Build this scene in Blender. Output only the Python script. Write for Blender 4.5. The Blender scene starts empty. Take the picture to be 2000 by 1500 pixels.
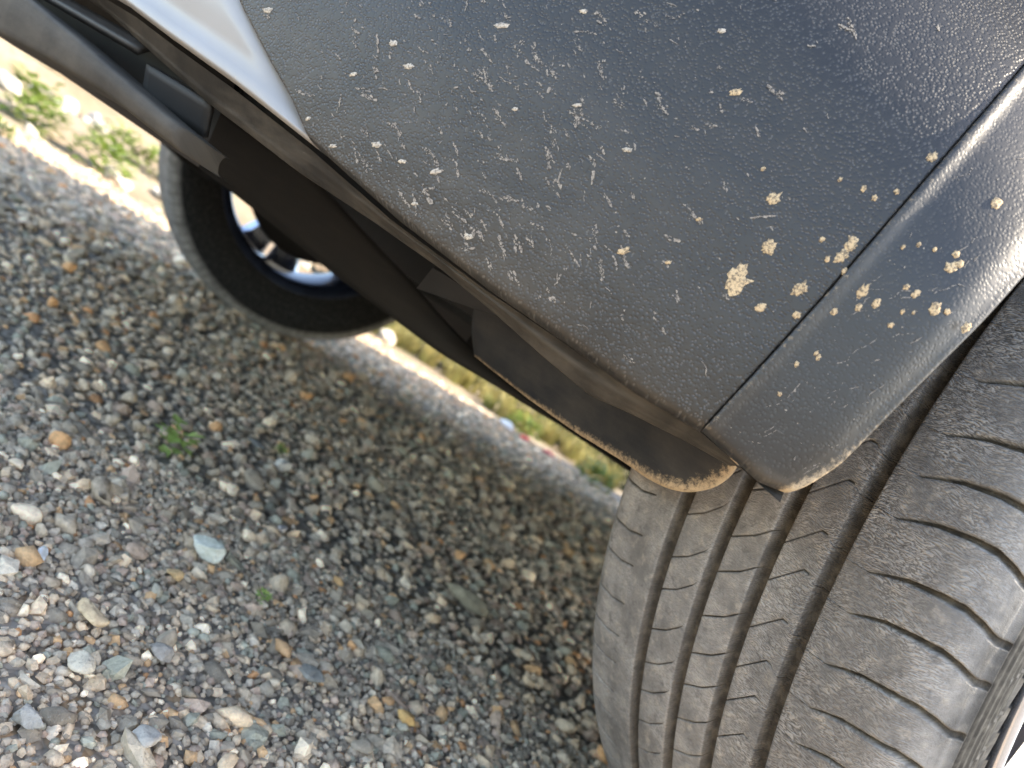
import bpy, bmesh, math, random
import numpy as np
from mathutils import Matrix, Vector

random.seed(7)
rng = np.random.default_rng(11)
sc = bpy.context.scene
COL = sc.collection

# ------------------------------------------------------------------ camera
CAM = np.array((0.1696, -0.6403, 0.2416))
yaw, pitch, roll = -0.88198, 0.02223, 0.58506
fw = np.array([math.sin(yaw)*math.cos(pitch), math.cos(yaw)*math.cos(pitch), -math.sin(pitch)])
rt = np.array([math.cos(yaw), -math.sin(yaw), 0.0])
dn = np.cross(fw, rt)
cx = math.cos(roll)*rt - math.sin(roll)*dn
cy = math.sin(roll)*rt + math.cos(roll)*dn
cam_d = bpy.data.cameras.new('camera')
cam = bpy.data.objects.new('camera', cam_d)
COL.objects.link(cam)
m = Matrix.Identity(4)
for r in range(3):
    m[r][0], m[r][1], m[r][2], m[r][3] = cx[r], -cy[r], -fw[r], CAM[r]
cam.matrix_world = m
cam_d.sensor_width = 36.0
cam_d.lens = 1499.65/2000*36.0
cam_d.clip_start = 0.01
cam_d.clip_end = 2000
cam_d.dof.use_dof = True
cam_d.dof.focus_distance = 0.325
cam_d.dof.aperture_fstop = cam_d.lens/2.7
sc.camera = cam

# ------------------------------------------------------------------ sky, sun, exposure
SUN_AZ, SUN_EL = math.atan2(0.62, 0.78), math.radians(44)
w = bpy.data.worlds.new('World'); sc.world = w; w.use_nodes = True
nt = w.node_tree
sky = nt.nodes.new('ShaderNodeTexSky'); sky.sky_type = 'NISHITA'; sky.sun_disc = False
sky.dust_density = 0.8; sky.ozone_density = 1.0; sky.air_density = 0.8
sky.sun_elevation = SUN_EL; sky.sun_rotation = SUN_AZ
bg = nt.nodes['Background']; bg.inputs[1].default_value = 0.15
nt.links.new(sky.outputs[0], bg.inputs[0])
sd = bpy.data.lights.new('sun', 'SUN'); sd.energy = 2.4; sd.angle = math.radians(0.6); sd.color = (1, 0.95, 0.86)
sun = bpy.data.objects.new('sun', sd); COL.objects.link(sun)
sdir = Vector((math.sin(SUN_AZ)*math.cos(SUN_EL), math.cos(SUN_AZ)*math.cos(SUN_EL), math.sin(SUN_EL)))
sun.rotation_euler = sdir.to_track_quat('Z', 'Y').to_euler()
sc.view_settings.view_transform = 'Standard'; sc.view_settings.look = 'None'
sc.view_settings.gamma = 1; sc.view_settings.use_curve_mapping = False
sc.view_settings.exposure = 2.52
sc.view_settings.use_white_balance = True; sc.view_settings.white_balance_temperature = 7700
sc.cycles.use_denoising = True
sc.cycles.max_bounces = 6; sc.cycles.diffuse_bounces = 3; sc.cycles.glossy_bounces = 3; sc.cycles.use_adaptive_sampling = True
sc.cycles.caustics_reflective = False; sc.cycles.caustics_refractive = False

# ------------------------------------------------------------------ helpers
def V(*a): return np.array(a, float)

def empty(name, loc=(0, 0, 0), parent=None):
    o = bpy.data.objects.new(name, None); COL.objects.link(o)
    o.empty_display_size = 0.1
    o.location = loc
    if parent: o.parent = parent
    return o

def tag(o, label, cat, group=None):
    o['label'] = label; o['category'] = cat
    if group: o['group'] = group
    return o

def mk(name, verts, faces, mat, parent=None, smooth=True, attrs=None, org=None):
    verts = np.asarray(verts, float).reshape(-1, 3)
    if org is not None: verts = verts - np.asarray(org)
    me = bpy.data.meshes.new(name)
    same = len({len(f) for f in faces}) == 1
    if same:
        F = np.asarray(faces)
        n, k = F.shape
        me.vertices.add(len(verts)); me.vertices.foreach_set('co', verts.astype(np.float32).ravel())
        me.loops.add(n*k); me.loops.foreach_set('vertex_index', F.astype(np.int32).ravel())
        me.polygons.add(n); me.polygons.foreach_set('loop_start', np.arange(0, n*k, k, dtype=np.int32))
        me.polygons.foreach_set('loop_total', np.full(n, k, dtype=np.int32))
        me.update(calc_edges=True); me.validate()
    else:
        me.from_pydata(verts.tolist(), [], [list(f) for f in faces])
    me.polygons.foreach_set('use_smooth', np.full(len(me.polygons), smooth))
    for an, (kind, data) in (attrs or {}).items():
        a = me.attributes.new(an, kind, 'POINT')
        key = {'FLOAT': 'value', 'FLOAT_VECTOR': 'vector', 'FLOAT_COLOR': 'color'}[kind]
        a.data.foreach_set(key, np.asarray(data, np.float32).ravel())
    if mat: me.materials.append(mat)
    o = bpy.data.objects.new(name, me); COL.objects.link(o)
    if parent: o.parent = parent
    return o

def gridfaces(nr, nc, flip=False):
    i, j = np.meshgrid(np.arange(nr-1), np.arange(nc-1), indexing='ij')
    a = (i*nc+j).ravel()
    f = np.stack([a, a+1, a+nc+1, a+nc], 1)
    return f[:, ::-1] if flip else f

def solid(o, t, off=-1):
    md = o.modifiers.new('thickness', 'SOLIDIFY'); md.thickness = t; md.offset = off
    return o

def box(bm, c, s, rot=None):
    r = bmesh.ops.create_cube(bm, size=1.0)
    M = Matrix.Translation(Vector(c)) @ (rot or Matrix.Identity(4)) @ Matrix.Diagonal((*s, 1))
    bmesh.ops.transform(bm, matrix=M, verts=r['verts'])
    return r['verts']

def bmobj(name, bm, mat, parent=None, smooth=False):
    me = bpy.data.meshes.new(name); bm.to_mesh(me); bm.free()
    if smooth: me.polygons.foreach_set('use_smooth', np.full(len(me.polygons), True))
    if mat: me.materials.append(mat)
    o = bpy.data.objects.new(name, me); COL.objects.link(o)
    if parent: o.parent = parent
    return o

# ------------------------------------------------------------------ material helpers
class NT:
    def __init__(s, name):
        s.m = bpy.data.materials.new(name); s.m.use_nodes = True
        s.t = s.m.node_tree; s.b = s.t.nodes['Principled BSDF']
    def n(s, kind, **kw):
        x = s.t.nodes.new('ShaderNode'+kind)
        for k, v in kw.items():
            if k.startswith('i_'):
                key = k[2:]; key = int(key) if key.isdigit() else key.replace('_', ' ')
                s.put(x.inputs[key], v)
            else: setattr(x, k, v)
        return x
    def put(s, inp, v):
        if hasattr(v, 'is_linked') or isinstance(v, bpy.types.NodeSocket): s.t.links.new(v, inp)
        else:
            if isinstance(v, (tuple, list)) and len(v) == 3 and inp.type == 'RGBA': v = (*v, 1)
            inp.default_value = v
    def mth(s, op, a, b=0.0, clamp=False):
        x = s.n('Math', operation=op, use_clamp=clamp); s.put(x.inputs[0], a); s.put(x.inputs[1], b); return x.outputs[0]
    def mix(s, f, a, b):
        x = s.n('Mix', data_type='RGBA'); s.put(x.inputs[0], f); s.put(x.inputs[6], a); s.put(x.inputs[7], b); return x.outputs[2]
    def ramp(s, v, lo, hi, smooth=True):
        x = s.n('MapRange', interpolation_type='SMOOTHSTEP' if smooth else 'LINEAR')
        s.put(x.inputs[0], v); x.inputs[1].default_value = lo; x.inputs[2].default_value = hi; return x.outputs[0]
    def noise(s, vec, scale, detail=3, rough=.55):
        x = s.n('TexNoise'); s.put(x.inputs['Scale'], scale); x.inputs['Detail'].default_value = detail; x.inputs['Roughness'].default_value = rough
        if vec is not None: s.t.links.new(vec, x.inputs['Vector'])
        return x.outputs['Fac']
    def attr(s, name, out='Vector'):
        x = s.n('Attribute', attribute_name=name); return x.outputs[out]
    def obj(s): return s.n('TexCoord').outputs['Object']
    def scale(s, vec, sc_, rot=(0, 0, 0)):
        x = s.n('Mapping'); s.t.links.new(vec, x.inputs[0]); x.inputs['Scale'].default_value = sc_; x.inputs['Rotation'].default_value = rot; return x.outputs[0]
    def bump(s, h, strength, dist, normal=None):
        x = s.n('Bump'); s.put(x.inputs['Height'], h); x.inputs['Strength'].default_value = strength; x.inputs['Distance'].default_value = dist
        if normal is not None: s.t.links.new(normal, x.inputs['Normal'])
        return x.outputs[0]
    def out(s, color=None, rough=None, normal=None, **kw):
        if color is not None: s.put(s.b.inputs['Base Color'], color)
        if rough is not None: s.put(s.b.inputs['Roughness'], rough)
        if normal is not None: s.t.links.new(normal, s.b.inputs['Normal'])
        for k, v in kw.items(): s.put(s.b.inputs[k.replace('_', ' ')], v)
        return s.m

TAN = (0.50, 0.39, 0.26)
DUST = (0.30, 0.265, 0.215)

def plastic(name, base=(.0125, .0122, .0118), grain=1.0, cell=740, rough=.42, haze=.13, streak=0.0, edge=True):
    """moulded textured plastic; suv = metres along / up the part, dust = how dirty that spot is"""
    t = NT(name); uv = t.attr('suv'); du = t.attr('dust', 'Fac')
    warp = t.n('VectorMath', operation='ADD'); t.t.links.new(uv, warp.inputs[0])
    nz = t.n('TexNoise'); nz.inputs['Scale'].default_value = 160; t.t.links.new(uv, nz.inputs['Vector'])
    ns = t.n('VectorMath', operation='SCALE'); t.t.links.new(nz.outputs['Color'], ns.inputs[0]); ns.inputs['Scale'].default_value = .0022
    t.t.links.new(ns.outputs[0], warp.inputs[1])
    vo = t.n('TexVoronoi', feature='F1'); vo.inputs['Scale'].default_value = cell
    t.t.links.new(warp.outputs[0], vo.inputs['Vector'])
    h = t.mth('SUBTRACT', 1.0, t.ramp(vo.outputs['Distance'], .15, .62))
    big = t.noise(t.scale(uv, (1, 1.6, 1)), 34, 6, .68); fine = t.noise(uv, 900, 2)
    st = t.noise(t.scale(uv, (22, 170, 1)), 1.0, 5, .65)
    lon = t.noise(t.scale(uv, (70, 700, 1), (0, 0, .35)), 1.0, 4, .7)
    hz = t.mth('MULTIPLY', t.mth('MULTIPLY', t.ramp(big, .25, .80), haze), t.mth('ADD', .18, t.mth('MULTIPLY', du, 8.5), True))
    col = t.mix(hz, base, DUST)
    if grain > .3: col = t.mix(t.mth('MULTIPLY', t.ramp(h, .66, 1.0), 0.36*grain), col, (.145, .142, .137))  # paler grain tips: wear, plus sky glints put into the colour
    if streak: col = t.mix(t.mth('MULTIPLY', t.ramp(st, .40, .76), streak), col, (.125, .115, .10))
    # caked dust near dirty edges
    e = t.mth('ADD', du, t.mth('MULTIPLY', t.mth('SUBTRACT', t.noise(t.obj(), 420, 6, .8), .5), 1.3))
    cake = t.mth('MULTIPLY', t.ramp(e, .40, .85), .9)
    cake = t.mth('MULTIPLY', cake, t.ramp(du, .05, .30))
    col = t.mix(cake, col, TAN)
    # thin pale scuffs
    scuff = t.mth('MULTIPLY', t.ramp(lon, .66, .76), t.ramp(t.noise(uv, 60, 2), .48, .62))
    col = t.mix(t.mth('MULTIPLY', scuff, .30), col, (.42, .40, .37))
    rg = t.mth('ADD', t.mth('MULTIPLY', big, .12), rough-.06)
    rg = t.mth('ADD', rg, t.mth('MULTIPLY', cake, .35))
    hh = t.mth('ADD', h, t.mth('MULTIPLY', fine, .25))
    hh = t.mth('ADD', hh, t.mth('MULTIPLY', cake, .8))
    t.b.inputs['Specular IOR Level'].default_value = .58 if grain > .3 else .35
    return t.out(col, rg, t.bump(hh, min(1, .8*grain), .00019))

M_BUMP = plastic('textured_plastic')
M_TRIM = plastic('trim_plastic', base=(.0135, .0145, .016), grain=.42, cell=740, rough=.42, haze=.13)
M_SKIRT = plastic('skirt_plastic', base=(.012, .012, .012), grain=.15, rough=.7, haze=.12, streak=.55)
M_FLAP = plastic('flap_plastic', base=(.011, .0145, .020), grain=.15, rough=.55, haze=.10, streak=.10)
M_UNDER = plastic('undertray_plastic', base=(.0125, .0125, .0125), grain=.1, rough=.75, haze=.05, streak=.05)

def simple(name, col, rough=.6, metal=0.0, var=.25, scale=30, **kw):
    t = NT(name); n = t.noise(t.obj(), scale, 4)
    c = t.mix(t.ramp(n, .3, .7), tuple(x*(1-var) for x in col), tuple(min(1, x*(1+var)) for x in col))
    return t.out(c, rough, t.bump(n, .15, .002), Metallic=metal, **kw)

M_BLACK = simple('black_plastic', (.012, .012, .013), .6)
M_DARKGREY = simple('dark_grey_plastic', (.02, .02, .021), .55)
M_GLASS = simple('tinted_glass', (.01, .012, .014), .05)
M_DISC = simple('brake_steel', (.16, .12, .09), .45, .7)

def paint():
    t = NT('white_paint'); o = t.obj()
    sp = t.mth('MULTIPLY', t.ramp(t.noise(t.scale(o, (1, 1, 1)), 420, 2), .70, .74), t.ramp(t.noise(o, 45, 2), .40, .60))
    fine = t.noise(o, 9, 5)
    c = t.mix(t.ramp(fine, .3, .8), (.34, .34, .34), (.29, .287, .28))
    c = t.mix(t.mth('MULTIPLY', sp, .8), c, (.45, .36, .24))
    return t.out(c, .38, Coat_Weight=.12, Coat_Roughness=.06)
M_PAINT = paint()

def rubber():
    t = NT('tyre_rubber'); uv = t.attr('tuv'); gr = t.attr('groove', 'Fac'); sw = t.attr('side', 'Fac')
    # fine wrinkles: run across the ribs near the groove, bend along the tread on the shoulder
    dist = t.n('TexNoise'); dist.inputs['Scale'].default_value = 42; dist.inputs['Detail'].default_value = 2; t.t.links.new(uv, dist.inputs['Vector'])
    dsc = t.n('VectorMath', operation='SCALE'); t.t.links.new(dist.outputs['Color'], dsc.inputs[0]); dsc.inputs['Scale'].default_value = .0085
    wv = t.n('VectorMath', operation='ADD'); t.t.links.new(uv, wv.inputs[0]); t.t.links.new(dsc.outputs[0], wv.inputs[1])
    a = t.noise(t.scale(wv.outputs[0], (1000, 210, 1), (0, 0, .25)), 1.0, 2, .55)
    ridge = t.mth('MULTIPLY', t.mth('ABSOLUTE', t.mth('SUBTRACT', a, .5)), 4.5, True)
    fine = t.noise(uv, 1500, 3, .7)
    big = t.noise(uv, 38, 5, .6); mid = t.noise(uv, 140, 4, .6)
    c = t.mix(t.ramp(big, .30, .72), (.18, .178, .174), (.42, .412, .398))
    c = t.mix(t.mth('MULTIPLY', t.ramp(mid, .50, .72), .55), c, (.50, .46, .40))
    c = t.mix(t.mth('MULTIPLY', t.ramp(mid, .46, .30), .55), c, (.12, .12, .122))
    wk = t.attr('wrk', 'Fac'); wk = t.mth('MULTIPLY', wk, t.ramp(big, .15, .62))
    crack = t.mth('MULTIPLY', t.ramp(ridge, .35, .0), wk)
    c = t.mix(t.mth('MULTIPLY', crack, .85), c, (.035, .032, .029))
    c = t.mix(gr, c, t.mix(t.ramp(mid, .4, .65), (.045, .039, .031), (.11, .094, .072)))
    c = t.mix(sw, c, t.mix(t.ramp(mid, .42, .72), (.014, .0145, .0155), (.045, .045, .044)))
    h = t.mth('ADD', t.mth('MULTIPLY', t.mth('MULTIPLY', ridge, wk), 1.1), t.mth('ADD', t.mth('MULTIPLY', fine, .5), t.mth('MULTIPLY', mid, .8)))
    h = t.mth('MULTIPLY', h, t.mth('SUBTRACT', 1.0, t.mth('MULTIPLY', sw, .9)))
    return t.out(c, .66, t.bump(h, .9, .0012), Specular_IOR_Level=t.mth('SUBTRACT', .4, t.mth('MULTIPLY', sw, .32)))
M_TYRE = rubber()

def alloy():
    t = NT('alloy'); n = t.noise(t.obj(), 60, 4)
    return t.out(t.mix(n, (.50, .55, .66), (.62, .66, .74)), .2, Metallic=.85)
M_ALLOY = alloy()
M_BARREL = simple('rim_barrel_paint', (.03, .04, .07), .18, .4)

def mudmat(name, c1, c2, thin=.4):
    t = NT(name); o = t.obj(); n = t.noise(o, 1100, 4, .7); b = t.noise(o, 300, 2)
    rd = t.n('ObjectInfo').outputs['Random']
    c = t.mix(t.mth('ADD', t.mth('MULTIPLY', t.ramp(b, .3, .7), .5), t.mth('MULTIPLY', rd, .5)), c1, c2)
    c = t.mix(t.mth('MULTIPLY', t.ramp(n, .46, .58), thin), c, (.05, .047, .045))
    return t.out(c, .9, t.bump(n, .5, .0004))
M_MUD = mudmat('dried_mud', (.62, .47, .29), (.50, .36, .21), .75)
M_PALE = mudmat('pale_mud', (.60, .53, .43), (.46, .41, .35), .6)
M_SPECK = mudmat('dust_speck', (.36, .315, .265), (.22, .20, .185), .6)

# ------------------------------------------------------------------ ground
def gravel_ground_mat():
    t = NT('gravel_bed'); o = t.obj()
    v = t.n('TexVoronoi'); v.inputs['Scale'].default_value = 95; t.t.links.new(o, v.inputs['Vector'])
    v2 = t.n('TexVoronoi'); v2.inputs['Scale'].default_value = 210; t.t.links.new(o, v2.inputs['Vector'])
    hs = t.n('SeparateColor'); t.t.links.new(v.outputs['Color'], hs.inputs[0])
    c = t.mix(hs.outputs[0], (.30, .25, .195), (.44, .375, .30))
    c = t.mix(t.ramp(hs.outputs[1], .82, .86), c, (.36, .23, .12))
    c = t.mix(t.ramp(v.outputs['Distance'], .45, .75), c, (.16, .135, .10))
    c = t.mix(t.mth('MULTIPLY', t.noise(o, 1.4, 3), .25), c, (.30, .26, .21))
    h = t.mth('ADD', t.mth('SUBTRACT', 1, v.outputs['Distance']), t.mth('MULTIPLY', v2.outputs['Distance'], -.4))
    return t.out(c, .9, t.bump(h, .8, .006))
GR = 900.0
ground = mk('ground', [(-GR, -GR, 0), (GR, -GR, 0), (GR, GR, 0), (-GR, GR, 0)], [(0, 1, 2, 3)], gravel_ground_mat(), smooth=False)
ground['kind'] = 'structure'

def stone_mat(name, objrand=False):
    t = NT(name); o = t.obj()
    if objrand:
        r = t.n('ObjectInfo').outputs['Random']
        cr = t.n('ValToRGB'); cr.color_ramp.interpolation = 'CONSTANT'
        cols = [(.31, .285, .255), (.44, .41, .37), (.21, .197, .178), (.50, .43, .35), (.29, .30, .28), (.66, .60, .52), (.34, .28, .25), (.52, .33, .19), (.26, .245, .225), (.40, .365, .32)]
        el = cr.color_ramp.elements; el[0].position = 0; el[0].color = (*cols[0], 1); el[1].position = .1; el[1].color = (*cols[1], 1)
        for i, c in enumerate(cols[2:]):
            e = el.new(.2+.1*i); e.color = (*c, 1)
        t.t.links.new(r, cr.inputs[0]); base = t.n('Mix', data_type='RGBA', blend_type='MULTIPLY'); t.put(base.inputs[0], 1.0); t.put(base.inputs[6], cr.outputs[0]); t.put(base.inputs[7], (1.62, 1.38, 1.10)); base = base.outputs[2]
        o = t.n('NewGeometry').outputs['Position']
    else:
        base = t.attr('scol', 'Color')
    n = t.noise(o, 260, 4, .65); b = t.noise(o, 900, 3, .7)
    d = t.n('Mix', data_type='RGBA', blend_type='MULTIPLY'); t.put(d.inputs[0], 1.0); t.put(d.inputs[6], base)
    g = t.mth('ADD', .40, t.mth('MULTIPLY', n, 1.2)); cc = t.n('CombineColor'); [t.put(cc.inputs[k], g) for k in range(3)]
    t.put(d.inputs[7], cc.outputs[0])
    c = t.mix(t.mth('MULTIPLY', t.ramp(b, .56, .7), .35), d.outputs[2], (.5, .47, .43))
    return t.out(c, .92, t.bump(t.mth('ADD', n, t.mth('MULTIPLY', b, .5)), .9, .0016))
M_GRAVEL = stone_mat('gravel_stone')
M_STONE = stone_mat('loose_stone', True)

def proto_stone(sub, seed, flat=1.0):
    r = np.random.default_rng(seed)
    bm = bmesh.new(); bmesh.ops.create_icosphere(bm, subdivisions=sub, radius=1.0)
    v = np.array([x.co[:] for x in bm.verts]); f = np.array([[x.index for x in q.verts] for q in bm.faces]); bm.free()
    for _ in range(12):
        n = r.normal(size=3); n /= np.linalg.norm(n); d = r.uniform(.42, .85)
        k = v@n; v = v - np.where(k > d, k-d, 0)[:, None]*n
    v *= np.array([1, r.uniform(.68, .95), r.uniform(.48, .75)])
    v += r.normal(size=v.shape)*.018
    return v/np.abs(v).max(), f

def rotz_tilt(n):
    a = rng.uniform(0, 2*np.pi, n); b = rng.normal(0, .45, n); c = rng.normal(0, .45, n)
    ca, sa, cb, sb, cc, sn = np.cos(a), np.sin(a), np.cos(b), np.sin(b), np.cos(c), np.sin(c)
    Rz = np.zeros((n, 3, 3)); Rz[:, 0, 0] = ca; Rz[:, 0, 1] = -sa; Rz[:, 1, 0] = sa; Rz[:, 1, 1] = ca; Rz[:, 2, 2] = 1
    Rx = np.zeros((n, 3, 3)); Rx[:, 0, 0] = 1; Rx[:, 1, 1] = cb; Rx[:, 1, 2] = -sb; Rx[:, 2, 1] = sb; Rx[:, 2, 2] = cb
    Ry = np.zeros((n, 3, 3)); Ry[:, 1, 1] = 1; Ry[:, 0, 0] = cc; Ry[:, 0, 2] = sn; Ry[:, 2, 0] = -sn; Ry[:, 2, 2] = cc
    return Rz@Rx@Ry

PAL = np.array([(.31, .285, .255), (.20, .187, .168), (.41, .355, .295), (.36, .34, .305), (.50, .42, .335), (.27, .29, .265), (.33, .27, .24), (.46, .32, .20), (.42, .24, .13), (.76, .69, .585), (.46, .43, .39)])
PW = np.array([.16, .16, .15, .13, .09, .08, .09, .035, .012, .04, .09]); PW /= PW.sum(); PAL = PAL*np.array([1.72, 1.46, 1.16])
FLATS = []
def scatter(pts, rad, protos, sink):
    """real stones: pts (n,2), radius (n,), merged"""
    n = len(pts); idx = rng.integers(0, len(protos), n); Rm = rotz_tilt(n)
    Vs, Fs, Cs, base = [], [], [], 0
    col = PAL[rng.choice(len(PAL), n, p=PW)]*rng.uniform(.75, 1.25, (n, 1))
    for k, (pv, pf) in enumerate(protos):
        s = np.where(idx == k)[0]
        if not len(s): continue
        v = np.einsum('nij,vj->nvi', Rm[s], pv)*rad[s][:, None, None]
        v[:, :, :2] += pts[s][:, None, :]
        v[:, :, 2] += (rad[s]*sink)[:, None]
        nv = len(pv)
        Vs.append(v.reshape(-1, 3)); Fs.append((pf[None]+(np.arange(len(s))*nv)[:, None, None]+base).reshape(-1, 3))
        Cs.append(np.repeat(col[s], nv, axis=0)); FLATS.append(np.repeat(rng.uniform(size=len(s)) < .30, len(pf))); base += len(s)*nv
    return np.concatenate(Vs), np.concatenate(Fs), np.concatenate(Cs)

FOOT = CAM[:2]
def jitter_grid(step, d0, d1, x0=-2.75, x1=.35, y0=-1.05, y1=2.2):
    xs, ys = np.meshgrid(np.arange(x0, x1, step), np.arange(y0, y1, step))
    p = np.stack([xs.ravel(), ys.ravel()], 1); p += rng.uniform(-.5, .5, p.shape)*step
    d = np.hypot(*(p-FOOT).T)
    return p[(d >= d0) & (d < d1)]
hi = [proto_stone(1, i) for i in range(14)]
lo = []
for i in range(10):
    r_ = np.random.default_rng(100+i)
    bm = bmesh.new(); bmesh.ops.create_icosphere(bm, subdivisions=1, radius=1)
    v_ = np.array([x.co[:] for x in bm.verts]); f_ = np.array([[x.index for x in q.verts] for q in bm.faces]); bm.free()
    v_ = v_*r_.uniform(.7, 1.1, (len(v_), 1))*np.array([1, r_.uniform(.7, .95), r_.uniform(.5, .8)]); lo.append((v_, f_))
def ptsize(p, base, sig): return base*np.exp(rng.normal(0, sig, len(p)))
gp = [jitter_grid(.0050, .22, .70, -.75, .25, -.75, .15), jitter_grid(.0080, .22, .70, -.75, .25, -.75, .15), jitter_grid(.0125, .70, 1.35), jitter_grid(.021, 1.35, 3.3)]
gs = [.0026, .0039, .0058, .0105]
ico = []
for i in range(8):
    r_ = np.random.default_rng(60+i); bm = bmesh.new(); bmesh.ops.create_icosphere(bm, subdivisions=1, radius=1)
    q_ = bmesh.ops.create_icosphere
    v_ = np.array([x.co[:] for x in bm.verts])[:12]; bm.free()
    bm = bmesh.new(); [bm.verts.new(k*r_.uniform(.7, 1.1)) for k in v_]; bmesh.ops.convex_hull(bm, input=bm.verts[:]); bm.verts.ensure_lookup_table(); bm.verts.index_update()
    loose_ = [x for x in bm.verts if not x.link_faces]; bmesh.ops.delete(bm, geom=loose_, context='VERTS'); bm.verts.index_update()
    ico.append((np.array([x.co[:] for x in bm.verts])*np.array([1, .85, .7]), np.array([[x.index for x in q.verts] for q in bm.faces]))); bm.free()
parts = [scatter(gp[0], np.clip(ptsize(gp[0], gs[0], .25), .0015, .005), ico, .25),
         scatter(gp[1], np.clip(ptsize(gp[1], gs[1], .42), .0020, .0115), hi, .10),
         scatter(gp[2], np.clip(ptsize(gp[2], gs[2], .30), .003, .013), lo, .10),
         scatter(gp[3], np.clip(ptsize(gp[3], gs[3], .30), .005, .018), lo, .15)]
vv, ff, cc_, b_ = [], [], [], 0
for a, b, c in parts:
    vv.append(a); ff.append(b+b_); cc_.append(np.hstack([c, np.ones((len(c), 1))])); b_ += len(a)
gravel = mk('gravel', np.concatenate(vv), np.concatenate(ff), M_GRAVEL, smooth=True, attrs={'scol': ('FLOAT_COLOR', np.concatenate(cc_))})
gravel.data.polygons.foreach_set('use_smooth', np.concatenate(FLATS))
gravel['kind'] = 'stuff'; gravel['label'] = 'loose grey and brown gravel covering the ground around the car'

# larger stones of the gravel bed, one by one
big_mesh = []
for i in range(14):
    v, f = proto_stone(2, 300+i)
    me = bpy.data.meshes.new('stone'); me.from_pydata(v.tolist(), [], f.tolist()); me.materials.append(M_STONE); me.polygons.foreach_set('use_smooth', np.full(len(me.polygons), True)); big_mesh.append(me)
cnt = 0
while cnt < 285:
    x, y = rng.uniform(-1.9, .1), rng.uniform(-.62, .75)
    q = np.array([x, y, 0])-CAM; zz = q@fw
    if zz < .2: continue
    px, py = 1000+1499.65*(q@cx)/zz, 750+1499.65*(q@cy)/zz
    if not (-60 < px < 1350 and 250 < py < 1580): continue
    if rng.uniform() > (.62/zz)**1.1: continue
    if math.hypot(x, y) < .12: continue
    r = float(np.clip(.0066*math.exp(rng.normal(0, .32))*(1+.55*max(0, zz-.5)), .005, .026))
    o = bpy.data.objects.new('stone', big_mesh[cnt % 14]); COL.objects.link(o); o.parent = ground
    o.location = (x, y, r*.32+.002); o.scale = (r, r, r); o.rotation_euler = (rng.normal(0, .4), rng.normal(0, .4), rng.uniform(0, 6.28)); cnt += 1

def loose(label, x, y, sx, sy, sz, rz, col, seed, tilt=.1, sharp=False):
    v, f = proto_stone(3, seed)
    v = v*np.array([sx, sy, sz])
    t = NT('stone_colour'); o_ = t.n('NewGeometry').outputs['Position']; n = t.noise(o_, 150, 5, .65); b = t.noise(o_, 700, 3, .7)
    col = tuple(min(.82, k*1.3) for k in col); c = t.mix(t.ramp(n, .3, .7), tuple(k*.75 for k in col), tuple(min(.86, k*1.15) for k in col))
    c = t.mix(t.mth('MULTIPLY', t.ramp(b, .58, .7), .4), c, tuple(k*.4 for k in col))
    mt = t.out(c, .8, t.bump(t.mth('ADD', n, b), .6, .002))
    o = mk('stone', v, f, mt, smooth=True)
    o.location = (x, y, sz*.72+.002); o.rotation_euler = (tilt, -tilt*.6, rz)
    tag(o, label, 'stone', 'loose stones lying on the gravel')
    return o
loose('bright white angular stone, largest white one in the lower left gravel', -.327, -.381, .0170, .0115, .011, .35, (.80, .66, .50), 41)
loose('tan orange stone split by a dark crack at the lower left', -.217, -.476, .0125, .009, .009, .5, (.62, .42, .25), 42)
loose('rough pale cream stone below the split orange one', -.175, -.486, .010, .0095, .008, .2, (.58, .49, .37), 43)
loose('pale grey wedge stone resting against a flat dark stone', -.585, -.228, .0165, .011, .010, -.3, (.60, .54, .47), 44)
loose('flat dark slate grey stone above the pale grey wedge', -.622, -.252, .018, .012, .008, .3, (.16, .155, .14), 45)
loose('long mottled olive tan rock close to the front of the near tyre', -.389, -.067, .030, .016, .013, .75, (.27, .235, .165), 46)
loose('small bright orange stone right of the bottom centre of the gravel', -.179, -.269, .0085, .007, .007, .4, (.62, .36, .14), 47)
loose('small brown orange pebble in the middle of the gravel', -.351, -.251, .0075, .006, .006, .2, (.50, .29, .13), 48)
loose('golden brown blocky stone just below the white angular stone', -.283, -.414, .0075, .007, .007, .9, (.52, .34, .17), 49)
loose('small white stone near the left edge above the split orange one', -.268, -.498, .006, .005, .0055, .1, (.74, .68, .59), 50)
loose('flat dull orange stone in the lower middle gravel', -.229, -.351, .0093, .006, .006, .6, (.46, .27, .14), 51)
loose('large blue grey stone in the bottom left corner', -.133, -.511, .0088, .0075, .007, .8, (.30, .28, .245), 52)
loose('light grey stone at the bottom edge near the left corner', -.129, -.460, .0090, .007, .007, .2, (.45, .40, .34), 53)
loose('round grey beige lump of stone right of the cream one', -.194, -.441, .0085, .0085, .008, .5, (.30, .26, .22), 54)
loose('pale pinkish grey stone above and right of the white angular stone', -.414, -.289, .0115, .0075, .008, -.7, (.52, .47, .44), 55)
loose('peach coloured flat stone left of the pale grey wedge', -.549, -.343, .009, .007, .005, .5, (.55, .36, .22), 56)
loose('pale tan stone in the far gravel near the left edge', -1.109, -.422, .0165, .011, .010, .3, (.58, .46, .31), 57)
loose('grey pebble with a rusty patch beside the dull orange stone', -.207, -.339, .012, .0075, .007, .9, (.24, .225, .195), 58)

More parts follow.
